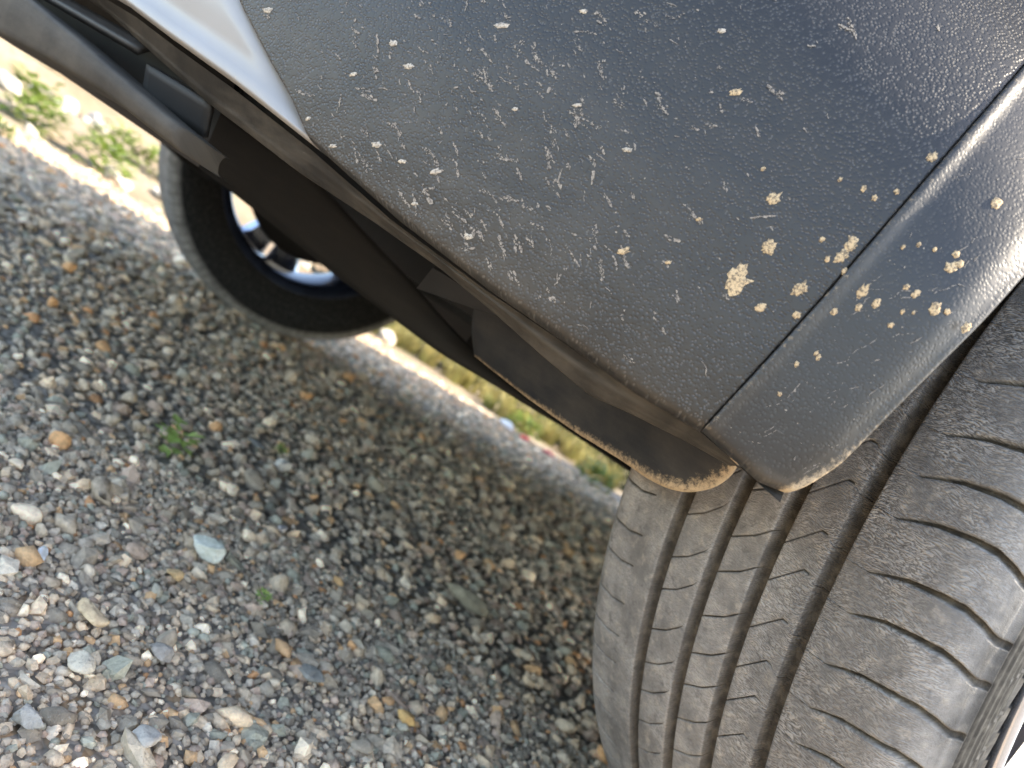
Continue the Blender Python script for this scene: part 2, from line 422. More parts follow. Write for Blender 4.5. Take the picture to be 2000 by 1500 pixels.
# ------------------------------------------------------------------ verge beyond the car
def verge_edge(y):
    return -2.52 - .14*np.exp(-((y-1.0)/.5)**2) + .10*np.maximum(0, y-1.3) + .06*np.sin(y*3.1) + .05*np.sin(y*9.3+1) + .03*np.sin(y*23.7)
def verge_h(x, y):
    t = np.maximum(0, verge_edge(y)-x)
    return .004 + .018*np.tanh(t*1.2) + .085*np.maximum(0, t-.35)*(1-np.exp(-t)) + .03*np.sin(x*3.3+y*2.1)*np.tanh(t) + .018*np.sin(x*9+1.7*y)*np.tanh(t*2)
ty = np.concatenate([np.linspace(-60, -4, 15), np.linspace(-3.8, 6, 140), np.linspace(6.5, 60, 15)])
tt = np.concatenate([np.linspace(0, 3.5, 70), np.linspace(3.7, 14, 22), np.linspace(16, 120, 14)])
Yg, Tg = np.meshgrid(ty, tt)
Xg = verge_edge(Yg)-Tg
Zg = np.where(Tg <= 0, -.004, verge_h(Xg, Yg)); Zg = np.where(Tg > 14, np.minimum(Zg, 1.2+.02*Tg), Zg)
def verge_mat():
    t = NT('dry_soil'); o = t.obj(); n = t.noise(o, 3, 5); b = t.noise(o, 24, 4, .65); f = t.noise(o, 120, 3)
    c = t.mix(t.ramp(n, .35, .65), (.27, .20, .13), (.35, .29, .21))
    c = t.mix(t.mth('MULTIPLY', t.ramp(b, .5, .65), .6), c, (.24, .16, .095))
    c = t.mix(t.mth('MULTIPLY', t.ramp(t.noise(o, 6, 3), .55, .68), .6), c, (.20, .22, .09))
    return t.out(c, .95, t.bump(t.mth('ADD', b, f), .8, .02))
verge = mk('verge', np.stack([Xg, Yg, Zg], -1), gridfaces(*Xg.shape), verge_mat())
verge['kind'] = 'structure'

def leafmat(name, c1, c2, trans=.35):
    t = NT(name); o = t.obj(); n = t.noise(o, 25, 2)
    c = t.mix(t.ramp(n, .35, .65), c1, c2)
    m_ = t.out(c, .6)
    tr = t.n('BsdfTranslucent'); t.put(tr.inputs[0], c); mx = t.n('MixShader'); mx.inputs[0].default_value = trans
    out = [x for x in t.t.nodes if x.type == 'OUTPUT_MATERIAL'][0]
    t.t.links.new(t.b.outputs[0], mx.inputs[1]); t.t.links.new(tr.outputs[0], mx.inputs[2]); t.t.links.new(mx.outputs[0], out.inputs[0])
    return m_
M_DRY = leafmat('dry_grass', (.42, .36, .15), (.30, .29, .10))
M_OLIVE = leafmat('olive_grass', (.22, .25, .08), (.34, .33, .12))
M_GREEN = leafmat('fresh_leaf', (.15, .23, .045), (.24, .31, .07))
M_SEED = leafmat('seedling_leaf', (.36, .50, .14), (.46, .58, .20))
M_DKGREEN = leafmat('dark_leaf', (.02, .06, .02), (.04, .10, .03))

def tuft_mesh(name, n, h, spread, wdt, mat, seed, droop=.5):
    r = np.random.default_rng(seed); vs, fs = [], []
    for k in range(n):
        a = r.uniform(0, 6.28); rr = spread*.45*math.sqrt(r.uniform()); hh = h*r.uniform(.55, 1.05)
        x0, y0 = rr*math.cos(a), rr*math.sin(a); a2 = a+r.normal(0, .6); ln = spread*r.uniform(.1, 1)*droop*2
        ww = wdt*r.uniform(.6, 1.3); px_, py_ = -math.sin(a2)*ww/2, math.cos(a2)*ww/2
        b = len(vs)
        for q in range(4):
            u = q/3; wq = (1-u**1.6)*.92+.08
            cxx, cyy, cz = x0+math.cos(a2)*ln*u*u, y0+math.sin(a2)*ln*u*u, hh*(u-.22*u*u*u)
            vs += [(cxx-px_*wq, cyy-py_*wq, cz), (cxx+px_*wq, cyy+py_*wq, cz)]
        for q in range(3): fs.append((b+2*q, b+2*q+1, b+2*q+3, b+2*q+2))
    me = bpy.data.meshes.new(name); me.from_pydata(vs, [], fs); me.materials.append(mat); return me
def leafy_mesh(name, n, h, spread, leaf, mat, seed):
    r = np.random.default_rng(seed); vs, fs = [], []
    for k in range(n):
        u = r.uniform()**.7; a = r.uniform(0, 6.28); rr = spread*math.sqrt(r.uniform())*(1-.35*u)
        p = np.array([rr*math.cos(a), rr*math.sin(a), h*u*r.uniform(.6, 1)+.004])
        d = np.array([math.cos(a+r.normal(0, .7)), math.sin(a+r.normal(0, .7)), r.uniform(-.2, .7)]); d /= np.linalg.norm(d)
        s_ = np.cross(d, [0, 0, 1]); s_ /= np.linalg.norm(s_)+1e-6; up = np.cross(s_, d); L = leaf*r.uniform(.6, 1.3); W = L*.38
        b = len(vs)
        vs += [tuple(p), tuple(p+d*L*.45+s_*W), tuple(p+d*L*.5-up*W*.25), tuple(p+d*L*.45-s_*W), tuple(p+d*L-up*L*.15)]
        fs += [(b, b+1, b+2), (b, b+2, b+3), (b+1, b+4, b+2), (b+2, b+4, b+3)]
    # stems
    for k in range(max(3, n//25)):
        a = r.uniform(0, 6.28); rr = spread*r.uniform(.2, .7); b = len(vs); t_ = leaf*.05
        vs += [(-t_, 0, 0), (t_, 0, 0), (rr*math.cos(a), rr*math.sin(a), h*.8)]; fs.append((b, b+1, b+2))
    me = bpy.data.meshes.new(name); me.from_pydata(vs, [], fs); me.materials.append(mat); return me
def plant(name, me, x, y, s, label, cat, group, rz=None, z=None):
    o = bpy.data.objects.new(name, me); COL.objects.link(o)
    zz = verge_h(np.array(x), np.array(y)) if x < verge_edge(np.array(y)) else 0.0
    o.location = (x, y, float(zz)-.004 if z is None else z); o.scale = (s, s, s); o.rotation_euler = (0, 0, rng.uniform(0, 6.28) if rz is None else rz)
    return tag(o, label, cat, group)
dry = [tuft_mesh('grass_tuft', 90, .16, .10, .006, M_DRY, i) for i in range(3)]
olive = [tuft_mesh('grass_tuft', 110, .13, .09, .006, M_OLIVE, 10+i, .7) for i in range(3)]
green = [leafy_mesh('weed', 150, .10, .09, .034, M_GREEN, 20+i) for i in range(3)]
dark = [leafy_mesh('shrub', 900, .55, .38, .07, M_DKGREEN, 30+i) for i in range(2)]
# pale yellow-green tufts in a row on the bank, seen through the gap under the car
ORD = ['first', 'second', 'third', 'fourth', 'fifth', 'sixth', 'seventh', 'eighth', 'ninth', 'tenth', 'eleventh', 'twelfth', 'thirteenth', 'fourteenth']
for k in range(14):
    az = math.radians(-63.5+k*1.75+rng.normal(0, .2)); d = 3.70+.12*rng.uniform(-1, 1)
    x, y = CAM[0]+d*math.sin(az), CAM[1]+d*math.cos(az)
    plant('grass_tuft', dry[k % 3], x, y, rng.uniform(.95, 1.35), 'pale yellow dry grass tuft, %s from the far tyre in the row on the bank' % ORD[k], 'grass', 'dry grass tufts on the bank')
for k in range(10):
    y = .75+.27*k+rng.normal(0, .05); x = verge_edge(np.array(y))-.06-.2*(k % 3)*rng.uniform(.5, 1)
    plant('grass_tuft', olive[k % 3], float(x), y, rng.uniform(.5, .95), 'short olive green grass tuft, %s from the far tyre along the gravel edge' % ORD[k], 'grass', 'olive grass tufts along the verge')
for k in range(16):
    az = math.radians(-65+k*1.7); d = 4.15+.1*rng.uniform()
    plant('shrub', dark[k % 2], CAM[0]+d*math.sin(az), CAM[1]+d*math.cos(az), rng.uniform(.42, .6), 'low dark green shrub right behind the dry grass row', 'shrub', 'low dark shrubs behind the dry grass')
for k, (x, y, s, lb) in enumerate([(-2.95, -.42, 1.15, 'bright green leafy weed, leftmost on the sunlit verge'), (-2.86, -.20, 1.25, 'largest bright green weed left of the far tyre'), (-3.35, -.12, 1.1, 'bright green weed behind the large one on the verge'),
                                  (-3.6, -.42, 1.3, 'pale green weed high on the bank at the left'), (-2.25, -.52, .5, 'small green weed growing in the far gravel by the left edge'), (-3.3, .02, 1.0, 'green weed against the far tyre on the verge'), (-2.35, 1.62, 1.0, 'soft green weed on the gravel edge beside the litter'), (-1.98, 1.78, 1.0, 'dense green weed seen just left of the near tyre')]):
    plant('weed', green[k % 3], x, y, s, lb, 'weed', 'green weeds on the verge')
for k in range(22):
    y = -1.0+.33*k+rng.normal(0, .06); x = -5.2-.25*rng.uniform()
    plant('shrub', dark[k % 2], x, y, rng.uniform(.9, 1.35), 'dark green shrub in the hedge behind the verge', 'shrub', 'dark shrubs behind the verge')
# pale rocks on the verge
M_ROCK = simple('pale_rock', (.55, .50, .43), .9, 0, .3, 14)
for k in range(34):
    y = rng.uniform(-1.0, .35) if k < 24 else rng.uniform(.6, 2.6); x = float(verge_edge(np.array(y)))-rng.uniform(.05, 1.8); r = rng.uniform(.02, .07)
    v, f = proto_stone(2, 500+k)
    o = mk('rock', v*r, f, M_ROCK, smooth=False); o.location = (x, y, float(verge_h(np.array(x), np.array(y)))+r*.3); o.rotation_euler = (0, 0, rng.uniform(0, 6))
    tag(o, 'pale sunlit rock among the weeds on the verge', 'rock', 'pale rocks on the verge')
# litter
def crumple(name, x, y, s, col, label, seed):
    v, f = proto_stone(2, seed); v = v*np.array([1.2, .8, .55])*s+np.random.default_rng(seed).normal(size=v.shape)*s*.06
    o = mk(name, v, f, simple('litter_print', col, .5, 0, .1), smooth=False); o.location = (x, y, s*.5+float(verge_h(np.array(x), np.array(y)) if x < verge_edge(np.array(y)) else 0)); tag(o, label, 'litter'); return o
crumple('litter', -2.27, 1.47, .040, (.8, .8, .8), 'crumpled white wrapper on the verge under the car', 71)
crumple('litter', -2.17, 1.50, .034, (.72, .09, .06), 'crumpled red wrapper touching the white one', 72)
crumple('litter', -2.10, 1.60, .036, (.70, .13, .13), 'second red wrapper lying nearer to the near tyre', 73)
# seedlings in the gravel
for x, y, s, lb in [(-.517, -.374, .24, 'light green seedling growing through the gravel'), (-.287, -.347, .07, 'tiny green sprout beside the white angular stone'), (-.64, -.21, .10, 'tiny green sprout by the flat slate grey stone')]:
    me = leafy_mesh('seedling', 34, .11, .070, .060, M_SEED, int(1000*abs(x))); plant('seedling', me, x, y, s, lb, 'plant', 'green seedlings in the gravel', z=.003)

# ------------------------------------------------------------------ CAR
ORG = np.array((-.775, 0, 0))
car = tag(empty('car', tuple(ORG)), 'white car with grey textured plastic front bumper corner spotted with dried mud', 'car')
R = .335

# bumper surface: plan curve (s = metres along it from the wheel arch) and profile over height z
PLAN = np.array([(.075, -.335), (.040, -.385), (-.010, -.428), (-.075, -.478), (-.165, -.535), (-.30, -.605), (-.50, -.675), (-.775, -.72),
                 (-1.05, -.675), (-1.25, -.605), (-1.385, -.535), (-1.475, -.478), (-1.54, -.428), (-1.59, -.385), (-1.625, -.335)])
def _cr():
    P = PLAN; out = []
    for i in range(1, len(P)-2):
        p0, p1, p2, p3 = P[i-1:i+3]
        for t in np.linspace(0, 1, 40, endpoint=False):
            out.append(.5*((2*p1)+(-p0+p2)*t+(2*p0-5*p1+4*p2-p3)*t*t+(-p0+3*p1-3*p2+p3)*t**3))
    out.append(P[-2]); return np.array(out)
PC = _cr(); SS = np.concatenate([[0], np.cumsum(np.linalg.norm(np.diff(PC, axis=0), axis=1))])
TT = np.gradient(PC, SS, axis=0); TT /= np.linalg.norm(TT, axis=1)[:, None]
NN = np.stack([-TT[:, 1], TT[:, 0]], 1); NN = np.where((NN[:, 1:] > 0), -NN, NN)
def plan(s):
    e = np.minimum(s, 0.); k = np.clip(s, 0, SS[-1])
    x = np.interp(k, SS, PC[:, 0]); y = np.interp(k, SS, PC[:, 1]); nx = np.interp(k, SS, NN[:, 0]); ny = np.interp(k, SS, NN[:, 1])
    return x+e*TT[0, 0], y+e*TT[0, 1], nx, ny
def prof_off(s, z):
    z = z+.027
    o = np.interp(z, [.2, .26, .285, .31, .36, .42, .5, .6, .75], [-.02, -.010, -.004, 0, .004, .004, -.004, -.03, -.09])
    q = z-(.352+.55*np.clip(s, -.1, .3)); q = np.minimum(np.maximum(q, 0), .12)
    return o-2.1*q*q*np.exp(-(np.maximum(s-.1, 0)/.1)**2)
ZK = np.linspace(.15, .75, 241)
def S(s, z, d=0.):
    s = np.asarray(s, float); z = np.asarray(z, float)
    # smooth the profile's knots a little
    o = (prof_off(s, z-.012)+prof_off(s, z-.006)+2*prof_off(s, z)+prof_off(s, z+.006)+prof_off(s, z+.012))/6-d
    x, y, nx, ny = plan(s)
    return np.stack([x+nx*o, y+ny*o, z+0*s], -1)

ARCH = np.array([(.0119, .2570), (.0053, .2767), (.0016, .3003), (-.0022, .3234), (-.0058, .3422), (-.0092, .3601), (-.018, .40), (-.035, .45), (-.065, .50), (-.11, .56)])
SEAM = np.array([(.0501, .2628), (.0457, .2923), (.0421, .3175), (.0390, .3432), (.0358, .3694), (.0322, .3974), (.0274, .4309), (.021, .47), (.005, .52), (-.02, .56)])
WS = np.array([(.2555, .2760), (.2719, .2856), (.2919, .2946), (.3252, .3108), (.36, .34), (.39, .40), (.40, .56)])
CREASE = np.array([(.0119, .2570), (.0304, .2597), (.0501, .2628), (.0784, .2618), (.1132, .2632), (.1498, .2640), (.2021, .2675), (.2241, .2705), (.2546, .2747), (.3089, .2799), (.3577, .2831), (.3972, .2865), (.50, .289), (1.0, .292)])
SKIRT = np.array([(.0065, .2574), (.0320, .2559), (.0536, .2544), (.0768, .2517), (.0942, .2489), (.1185, .2516), (.1505, .2561), (.18, .2592), (.2262, .2610), (.274, .2619), (.3043, .2643), (.338, .2665), (.456, .2814), (.55, .284), (1.0, .287)])
zof = lambda T, s: np.interp(s, T[:, 0], T[:, 1])
def sof(T, z): return np.interp(z, T[:, 1], T[:, 0])

def pad(s, z, d, side, steps):
    """bend an edge of the (s,z) grid inwards: side 0/1 = first/last row, 2/3 = first/last column"""
    A = [s, z, d]
    tr = side >= 2
    if tr: A = [a.T for a in A]
    if side % 2 == 1: A = [a[::-1] for a in A]
    s_, z_, d_ = A
    ds, dz = s_[0]-s_[1], z_[0]-z_[1]; L = np.hypot(ds, dz)+1e-9; ds, dz = ds/L, dz/L
    rows = [(s_[0]+ds*e, z_[0]+dz*e, d_[0]+q) for e, q in steps][::-1]
    s_ = np.vstack([[r[0] for r in rows], s_]); z_ = np.vstack([[r[1] for r in rows], z_]); d_ = np.vstack([[r[2] for r in rows], d_])
    A = [s_, z_, d_]
    if side % 2 == 1: A = [a[::-1] for a in A]
    if tr: A = [a.T for a in A]
    return A
EDGE = [(.0006, .0002), (.0011, .0008), (.0012, .0016), (.0012, .006)]
ROLL = [(.0012, .0003), (.0024, .0012), (.0034, .0026), (.0040, .0044), (.0042, .0070)]

def panel(name, s, z, d, dust, mat, extra=None):
    P = S(s, z, d) if extra is None else S(s, z, d)+extra
    o = mk(name, P, gridfaces(*s.shape), mat, car, True, {'suv': ('FLOAT_VECTOR', np.stack([s, z+d*.5, 0*s], -1)), 'dust': ('FLOAT', dust)}, ORG)
    return o

# bumper corner
na, nv = 110, 120
a_, v_ = np.meshgrid(np.linspace(0, 1, na), np.linspace(0, 1, nv))
ZT = .555
s0 = .0513+(.2555-.0513)*a_; zc = zof(CREASE, s0)
sr = sof(SEAM, .2628+(ZT-.2628)*v_)+.0012; sl = sof(WS, .2760+(ZT-.2760)*v_)-.0008
s_ = sr*(1-a_)+sl*a_; z_ = zc+(ZT-zc)*v_; d_ = np.zeros_like(s_)
s_, z_, d_ = pad(s_, z_, d_, 2, EDGE); s_, z_, d_ = pad(s_, z_, d_, 3, EDGE); s_, z_, d_ = pad(s_, z_, d_, 0, ROLL)
corner = panel('bumper_corner', s_, z_, d_, np.clip(.13-(z_-zof(CREASE, s_))*1.1, 0, .13)*np.clip(.25+(s_-.07)/.10, .25, 1), M_BUMP)  # road dust by the crease; also paints in the corner's reflected-light gradient
corner['label'] = 'dark grey leather-grained plastic bumper corner with mud specks'

# wheel arch trim
na, nv = 40, 110
a_, v_ = np.meshgrid(np.linspace(0, 1, na), np.linspace(0, 1, nv))
za, zs = .2570+(.56-.2570)*v_, .2628+(.56-.2628)*v_
sa, sb = sof(ARCH, za), sof(SEAM, zs)-.0012
s_ = sa*(1-a_)+sb*a_; z_ = za*(1-a_)+zs*a_
# rounded lower corner
cut = np.maximum(0, .010-np.hypot((s_-sa)*.9, 0))*np.clip(1-v_/.05, 0, 1)**2
z_ = z_+cut*.34
d_ = -.0015*np.exp(-((s_-sb)/.003)**2) + .0030*np.exp(-((s_-sa)/.007)**2)
edge_d = np.minimum(s_-sa, 1)
dust = np.clip(.85-(edge_d/.007), 0, .75)*np.clip(1.0-v_*4.0, .12, 1)+np.clip(.6-(z_-.257)/.006, 0, .5)*np.clip(1-a_*1.2, 0, 1)+.42*np.exp(-((s_-sb)/.0022)**2)
s_, z_, d_ = pad(s_, z_, d_, 2, [(.0007, .0004), (.0012, .0014), (.0014, .003), (.0012, .012)])
s_, z_, d_ = pad(s_, z_, d_, 3, EDGE); s_, z_, d_ = pad(s_, z_, d_, 0, ROLL[:4])
du = np.pad(dust, ((4, 0), (4, 4)), mode='edge')
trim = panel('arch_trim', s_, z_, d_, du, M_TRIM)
trim['label'] = 'smoother dark plastic strip between seam and wheel opening'

# lower skirt below the crease
ns, nr = 260, 16
u_ = np.linspace(.0125, .56, ns); s_, t_ = np.meshgrid(u_, np.linspace(0, 1, nr), indexing='ij'); s_, t_ = s_.T, t_.T
zt, zb = zof(CREASE, s_)-.0040, zof(SKIRT, s_)
z_ = zt*(1-t_)+zb*t_
d_ = .0072+.0115*t_ + .0016*np.sin(t_*9)*np.exp(-((s_-.16)/.09)**2) - .0012*np.exp(-((t_-.85)/.12)**2)
d_ = d_ - .0060*np.clip((.012-np.abs(s_-.012))/.012, 0, 1)*t_
dust = .05+.17*t_**2+.05*np.exp(-((t_-.1)/.12)**2)
s_, z_, d_ = pad(s_, z_, d_, 1, [(.0006, .0006), (.0008, .002), (.0006, .012)])
du = np.pad(dust, ((0, 3), (0, 0)), mode='edge')
skirt = panel('bumper_skirt', s_, z_, d_, du, M_SKIRT); skirt['label'] = 'dusty brown underside lip of the bumper'

# white painted part of the bumper
na, nv = 130, 60
a_, v_ = np.meshgrid(np.linspace(0, 1, na), np.linspace(0, 1, nv))
sl = sof(WS, .2760+(.545-.2760)*v_)+.0010; s_ = sl+(1.40-sl)*a_**1.4
zc = np.interp(s_, np.append(CREASE[:, 0], 1.5), np.append(CREASE[:, 1], .2747)); z_ = zc+(.545-zc)*v_
e_ = s_-sl
d_ = .0065*np.clip(1-e_/.030, 0, 1)**2 + .0018*np.exp(-((z_-zc-.010)/.006)**2)*np.clip(e_/.03, 0, 1) - .003*np.exp(-((z_-zc-.001)/.003)**2)
s_, z_, d_ = pad(s_, z_, d_, 2, EDGE); s_, z_, d_ = pad(s_, z_, d_, 0, ROLL[:4])
painted = panel('painted_bumper', s_, z_, d_, np.zeros_like(s_), M_PAINT); painted['label'] = 'glossy white painted bumper centre'

# lower lip under the air intake
LT = np.array([(.325, .2478), (.3422, .2492), (.4262, .2574), (.4864, .2622), (.60, .268), (1.2, .268), (1.45, .2478)])
LB = np.array([(.325, .2400), (.3892, .2433), (.4449, .2420), (.5118, .2385), (.60, .236), (1.2, .236), (1.45, .240)])
s_, t_ = np.meshgrid(np.linspace(.326, 1.44, 160), np.linspace(0, 1, 10))
z_ = zof(LT, s_)*(1-t_)+zof(LB, s_)*t_; d_ = -.0012*np.sin(t_*math.pi)
s_, z_, d_ = pad(s_, z_, d_, 0, [(.0006, .0008), (.0012, .003), (.0012, .03)]); s_, z_, d_ = pad(s_, z_, d_, 1, [(.0006, .0008), (.0015, .003), (.0015, .04)])
s_, z_, d_ = pad(s_, z_, d_, 2, [(.001, .001), (.002, .004), (.002, .03)])
lip = panel('lower_lip', s_, z_, d_, np.full_like(s_, .12), plastic('lip_plastic', base=(.034, .031, .027), grain=.1, rough=.7, haze=.2, streak=.2))
# intake recess and slats
s_, t_ = np.meshgrid(np.linspace(.40, 1.40, 100), np.linspace(0, 1, 6))
back = panel('intake_back', s_, .236+.075*t_, np.full_like(s_, .075), np.zeros_like(s_), M_BLACK)
for (sa_, sb_, za_, zb_, da, db) in [(.405, .60, .268, .2745, .020, .026), (.60, 1.1, .270, .277, .020, .026)]:
    s_, t_ = np.meshgrid(np.linspace(sa_, sb_, 20), np.linspace(0, 1, 4))
    sl_ = panel('grille_slat', s_, za_+(zb_-za_)*t_, da+(db-da)*t_, np.full_like(s_, .05), M_DARKGREY); solid(sl_, .004)
s_, t_ = np.meshgrid(np.linspace(.340, .400, 12), np.linspace(0, 1, 5))
br = panel('intake_duct', s_, .2520+.016*t_, .030-.004*t_, np.zeros_like(s_), M_BLACK); solid(br, .003)
for k in range(0):
    s_, t_ = np.meshgrid(np.linspace(.318+k*.0055, .3205+k*.0055, 3), np.linspace(0, 1, 4))
    th = panel('intake_tooth', s_, .2555+.0105*t_+.0006*k, np.full_like(s_, .020), np.full_like(s_, .2), M_BLACK); solid(th, .002)

def strip(name, top, bot, mat, nmid=8, bulge=0.0, dustf=None, thick=.003, parent=car, nres=70):
    top, bot = np.array(top), np.array(bot)
    def rs(P):
        L = np.concatenate([[0], np.cumsum(np.linalg.norm(np.diff(P, axis=0), axis=1))]); L /= L[-1]
        q = np.linspace(0, 1, nres); k = np.stack([np.interp(q, L, P[:, c]) for c in range(3)], 1)
        for _ in range(2): k[1:-1] = (k[:-2]+2*k[1:-1]+k[2:])/4
        return k
    T, B = rs(top), rs(bot); t = np.linspace(0, 1, nmid)[:, None, None]
    P = T[None]*(1-t)+B[None]*t
    P[:, :, 1] -= bulge*np.sin(t[:, :, 0]*math.pi)
    u = np.cumsum(np.concatenate([[0], np.linalg.norm(np.diff(B, axis=0), axis=1)]))
    suv = np.stack([np.broadcast_to(u, P.shape[:2]), P[:, :, 2], 0*P[:, :, 0]], -1)
    edge = np.linalg.norm(P-B[None], axis=-1)
    o = mk(name, P, gridfaces(*P.shape[:2]), mat, parent, True, {'suv': ('FLOAT_VECTOR', suv), 'dust': ('FLOAT', dustf(edge, np.broadcast_to(u/u[-1], edge.shape)) if dustf else 0*edge+.1)}, ORG)
    solid(o, thick, 0); return o
UB = [(-.72, -.535, .238), (-.616, -.4892, .2354), (-.5463, -.4531, .2331), (-.4913, -.4101, .2282), (-.4305, -.3662, .222), (-.3782, -.3299, .2194), (-.3371, -.3016, .217), (-.3048, -.2736, .2199), (-.2652, -.2273, .2219), (-.2305, -.1671, .2225), (-.2193, -.1198, .2229)]
UT = [(-.70, -.56, .257), (-.6215, -.5226, .2569), (-.5748, -.4947, .2888), (-.5274, -.4653, .285), (-.4744, -.4259, .2825), (-.4247, -.3783, .2663), (-.3819, -.3359, .2527), (-.3441, -.3022, .2383), (-.3092, -.2707, .2290), (-.2715, -.2265, .2285), (-.2206, -.1207, .2273)]
under = strip('undertray', UT, UB, M_UNDER, 8, .004, lambda e, u: 0*e+.03); under['label'] = 'matt dark grey undertray panel below the bumper'
sink = lambda P, k: [tuple(CAM+(np.array(q)-CAM)*k) for q in P]
FB = sink([(-.2345, -.346, .2331), (-.2008, -.3431, .2315), (-.1715, -.3394, .2301), (-.1312, -.3332, .2299), (-.0931, -.3322, .2317), (-.0716, -.334, .2318), (-.0582, -.3337, .2334), (-.0476, -.3334, .2375), (-.0362, -.3353, .2461), (-.0302, -.3387, .2556), (-.0293, -.3434, .2629)], .965)
FT = sink([(-.2448, -.3613, .2622), (-.2112, -.3568, .2574+.006), (-.1815, -.3511, .2533+.012), (-.1407, -.3427, .2502+.016), (-.104, -.342, .254+.013), (-.0839, -.3442, .2562+.010), (-.0703, -.3434, .2572+.009), (-.0591, -.3424, .2602+.006), (-.0454, -.3425, .2642+.003), (-.035, -.3426, .2653+.001), (-.0301, -.344, .2644)], .965)
flap = strip('wheel_deflector', FT, FB, M_FLAP, 14, .003, lambda e, u: np.clip(.86-e/(.004+.014*u**1.5), .14, .80), .0028); flap['label'] = 'black air deflector flap with a tan dusty lower edge'
bm = bmesh.new()
BR = [(-.2297, -.412, .249), (-.2112, -.421, .2634), (-.150, -.392, .2640), (-.1863, -.3994, .2567)]
vs_ = [bm.verts.new(Vector(q)-Vector(ORG)) for q in BR]; bm.faces.new(vs_)
solid(bmobj('mounting_bracket', bm, M_DARKGREY, car), .004, 0)
# added panels behind the bumper that block light leaking through
bm = bmesh.new(); box(bm, (-.0, -.30, .42), (1.02, .012, .33)); bmobj('light_block_panel', bm, M_BLACK, car)
for sg in (-1, 1):
    bm = bmesh.new(); box(bm, (sg*.525, .05, .40), (.012, .72, .34)); bmobj('light_block_panel', bm, M_BLACK, car)  # inner wheel-arch walls, added against light leaks
bm = bmesh.new(); box(bm, (0, 1.65, .245), (1.36, 2.5, .02)); box(bm, (0, 1.30, .243), (1.70, 1.72, .016)); box(bm, (0, .05, .240), (.80, .62, .02)); bmobj('underbody', bm, M_BLACK, car)  # wider slab added to deepen the shade under the car

# ---- mud splats and dust on the bumper
SPL = [(.0696, .3096, 4.2), (.0667, .3252, 2.5), (.0747, .3403, 2.1), (.05, .3179, 2.3), (.0446, .3345, 2.1), (.0441, .3399, 2.3), (.0479, .3314, 1.0), (.0406, .3306, 1.2), (.0459, .31, 1.3), (.053, .3364, 1.0), (.0834, .3476, .8), (.0592, .3574, .8), (.0509, .3585, 1.0), (.0462, .3575, 1.0), (.0412, .3631, 1.0), (.0378, .3801, 1.7), (.0346, .3484, 1.6), (.0295, .3476, .8), (.0257, .351, .8), (.0206, .3522, .8), (.014, .3546, 1.2), (.0132, .3497, 1.8), (.0114, .3524, 1.4), (.0323, .3276, 1.9), (.0265, .3268, 1.5), (.0305, .3227, 1.2), (.0378, .3206, 1.3), (.0365, .3173, 1.3), (.0215, .3365, 1.0), (.0177, .3362, 1.4), (.0181, .3288, .8), (.015, .3304, .6), (.0101, .3349, 1.8), (.0063, .3365, 1.0), (.0187, .323, 1.0), (-.0016, .3353, 1.6), (.0334, .3022, .8), (.032, .3015, .9), (.0367, .2957, .9), (.0358, .2841, .8), (.0115, .3778, 1.9), (.1093, .298, 1.7), (.0934, .3029, 1.0), (.2387, .324, 1.6), (.2264, .3187, 1.8), (.1996, .3496, 2.0), (.2398, .2759, 1.4), (.191, .2879, 1.7), (.1068, .3668, 1.8), (.1234, .3842, 1.3), (.3076, .3123, 2.0), (.1285, .3302, 1.4), (.1544, .3358, 1.2), (.0576, .3059, 1.7), (.0925, .3213, 1.0), (.1645, .2732, 1.6), (.221, .2854, 1.8), (.2064, .2848, 1.3), (.192, .2731, 1.1), (.2486, .3055, 1.4), (.2581, .2805, 1.2), (.1753, .3236, 1.0), (.1733, .3684, 1.3)]
for k, (s0, z0, rad) in enumerate(SPL):
    r = rad*.00122; n = 26
    th = np.linspace(0, 2*np.pi, n, endpoint=False)
    rr = r*(.86+.10*np.sin(th*2+k)+.08*np.sin(th*5+2.1*k)+rng.normal(0, .08, n))
    if rad > 1.5: rr *= 1+.65*np.maximum(0, rng.normal(0, .5, n))*(np.sin(th) > .2)*.6
    long = s0 > .085
    ax = (1.25, .62) if long else (.82, 1.12)
    rot = -.5 if long else .1
    def ring(q): 
        a, b = rr*q*np.cos(th)*ax[0], rr*q*np.sin(th)*ax[1]
        return s0+a*math.cos(rot)-b*math.sin(rot), z0+a*math.sin(rot)+b*math.cos(rot)
    V_ = [S(np.array(s0), np.array(z0), -.00045)]
    for q, h in ((.45, -.00042), (.8, -.00034), (1.0, -.00008)):
        a, b = ring(q); V_ += list(S(a, b, h))
    f = [(0, 1+i, 1+(i+1) % n) for i in range(n)]
    for L in range(2): f += [(1+L*n+i, 1+(L+1)*n+i, 1+(L+1)*n+(i+1) % n, 1+L*n+(i+1) % n) for i in range(n)]
    par = trim if s0 < float(sof(SEAM, np.array(z0))) else corner
    mk('mud_splat', V_, f, M_PALE if s0 > .115 else M_MUD, par, True, None, ORG)

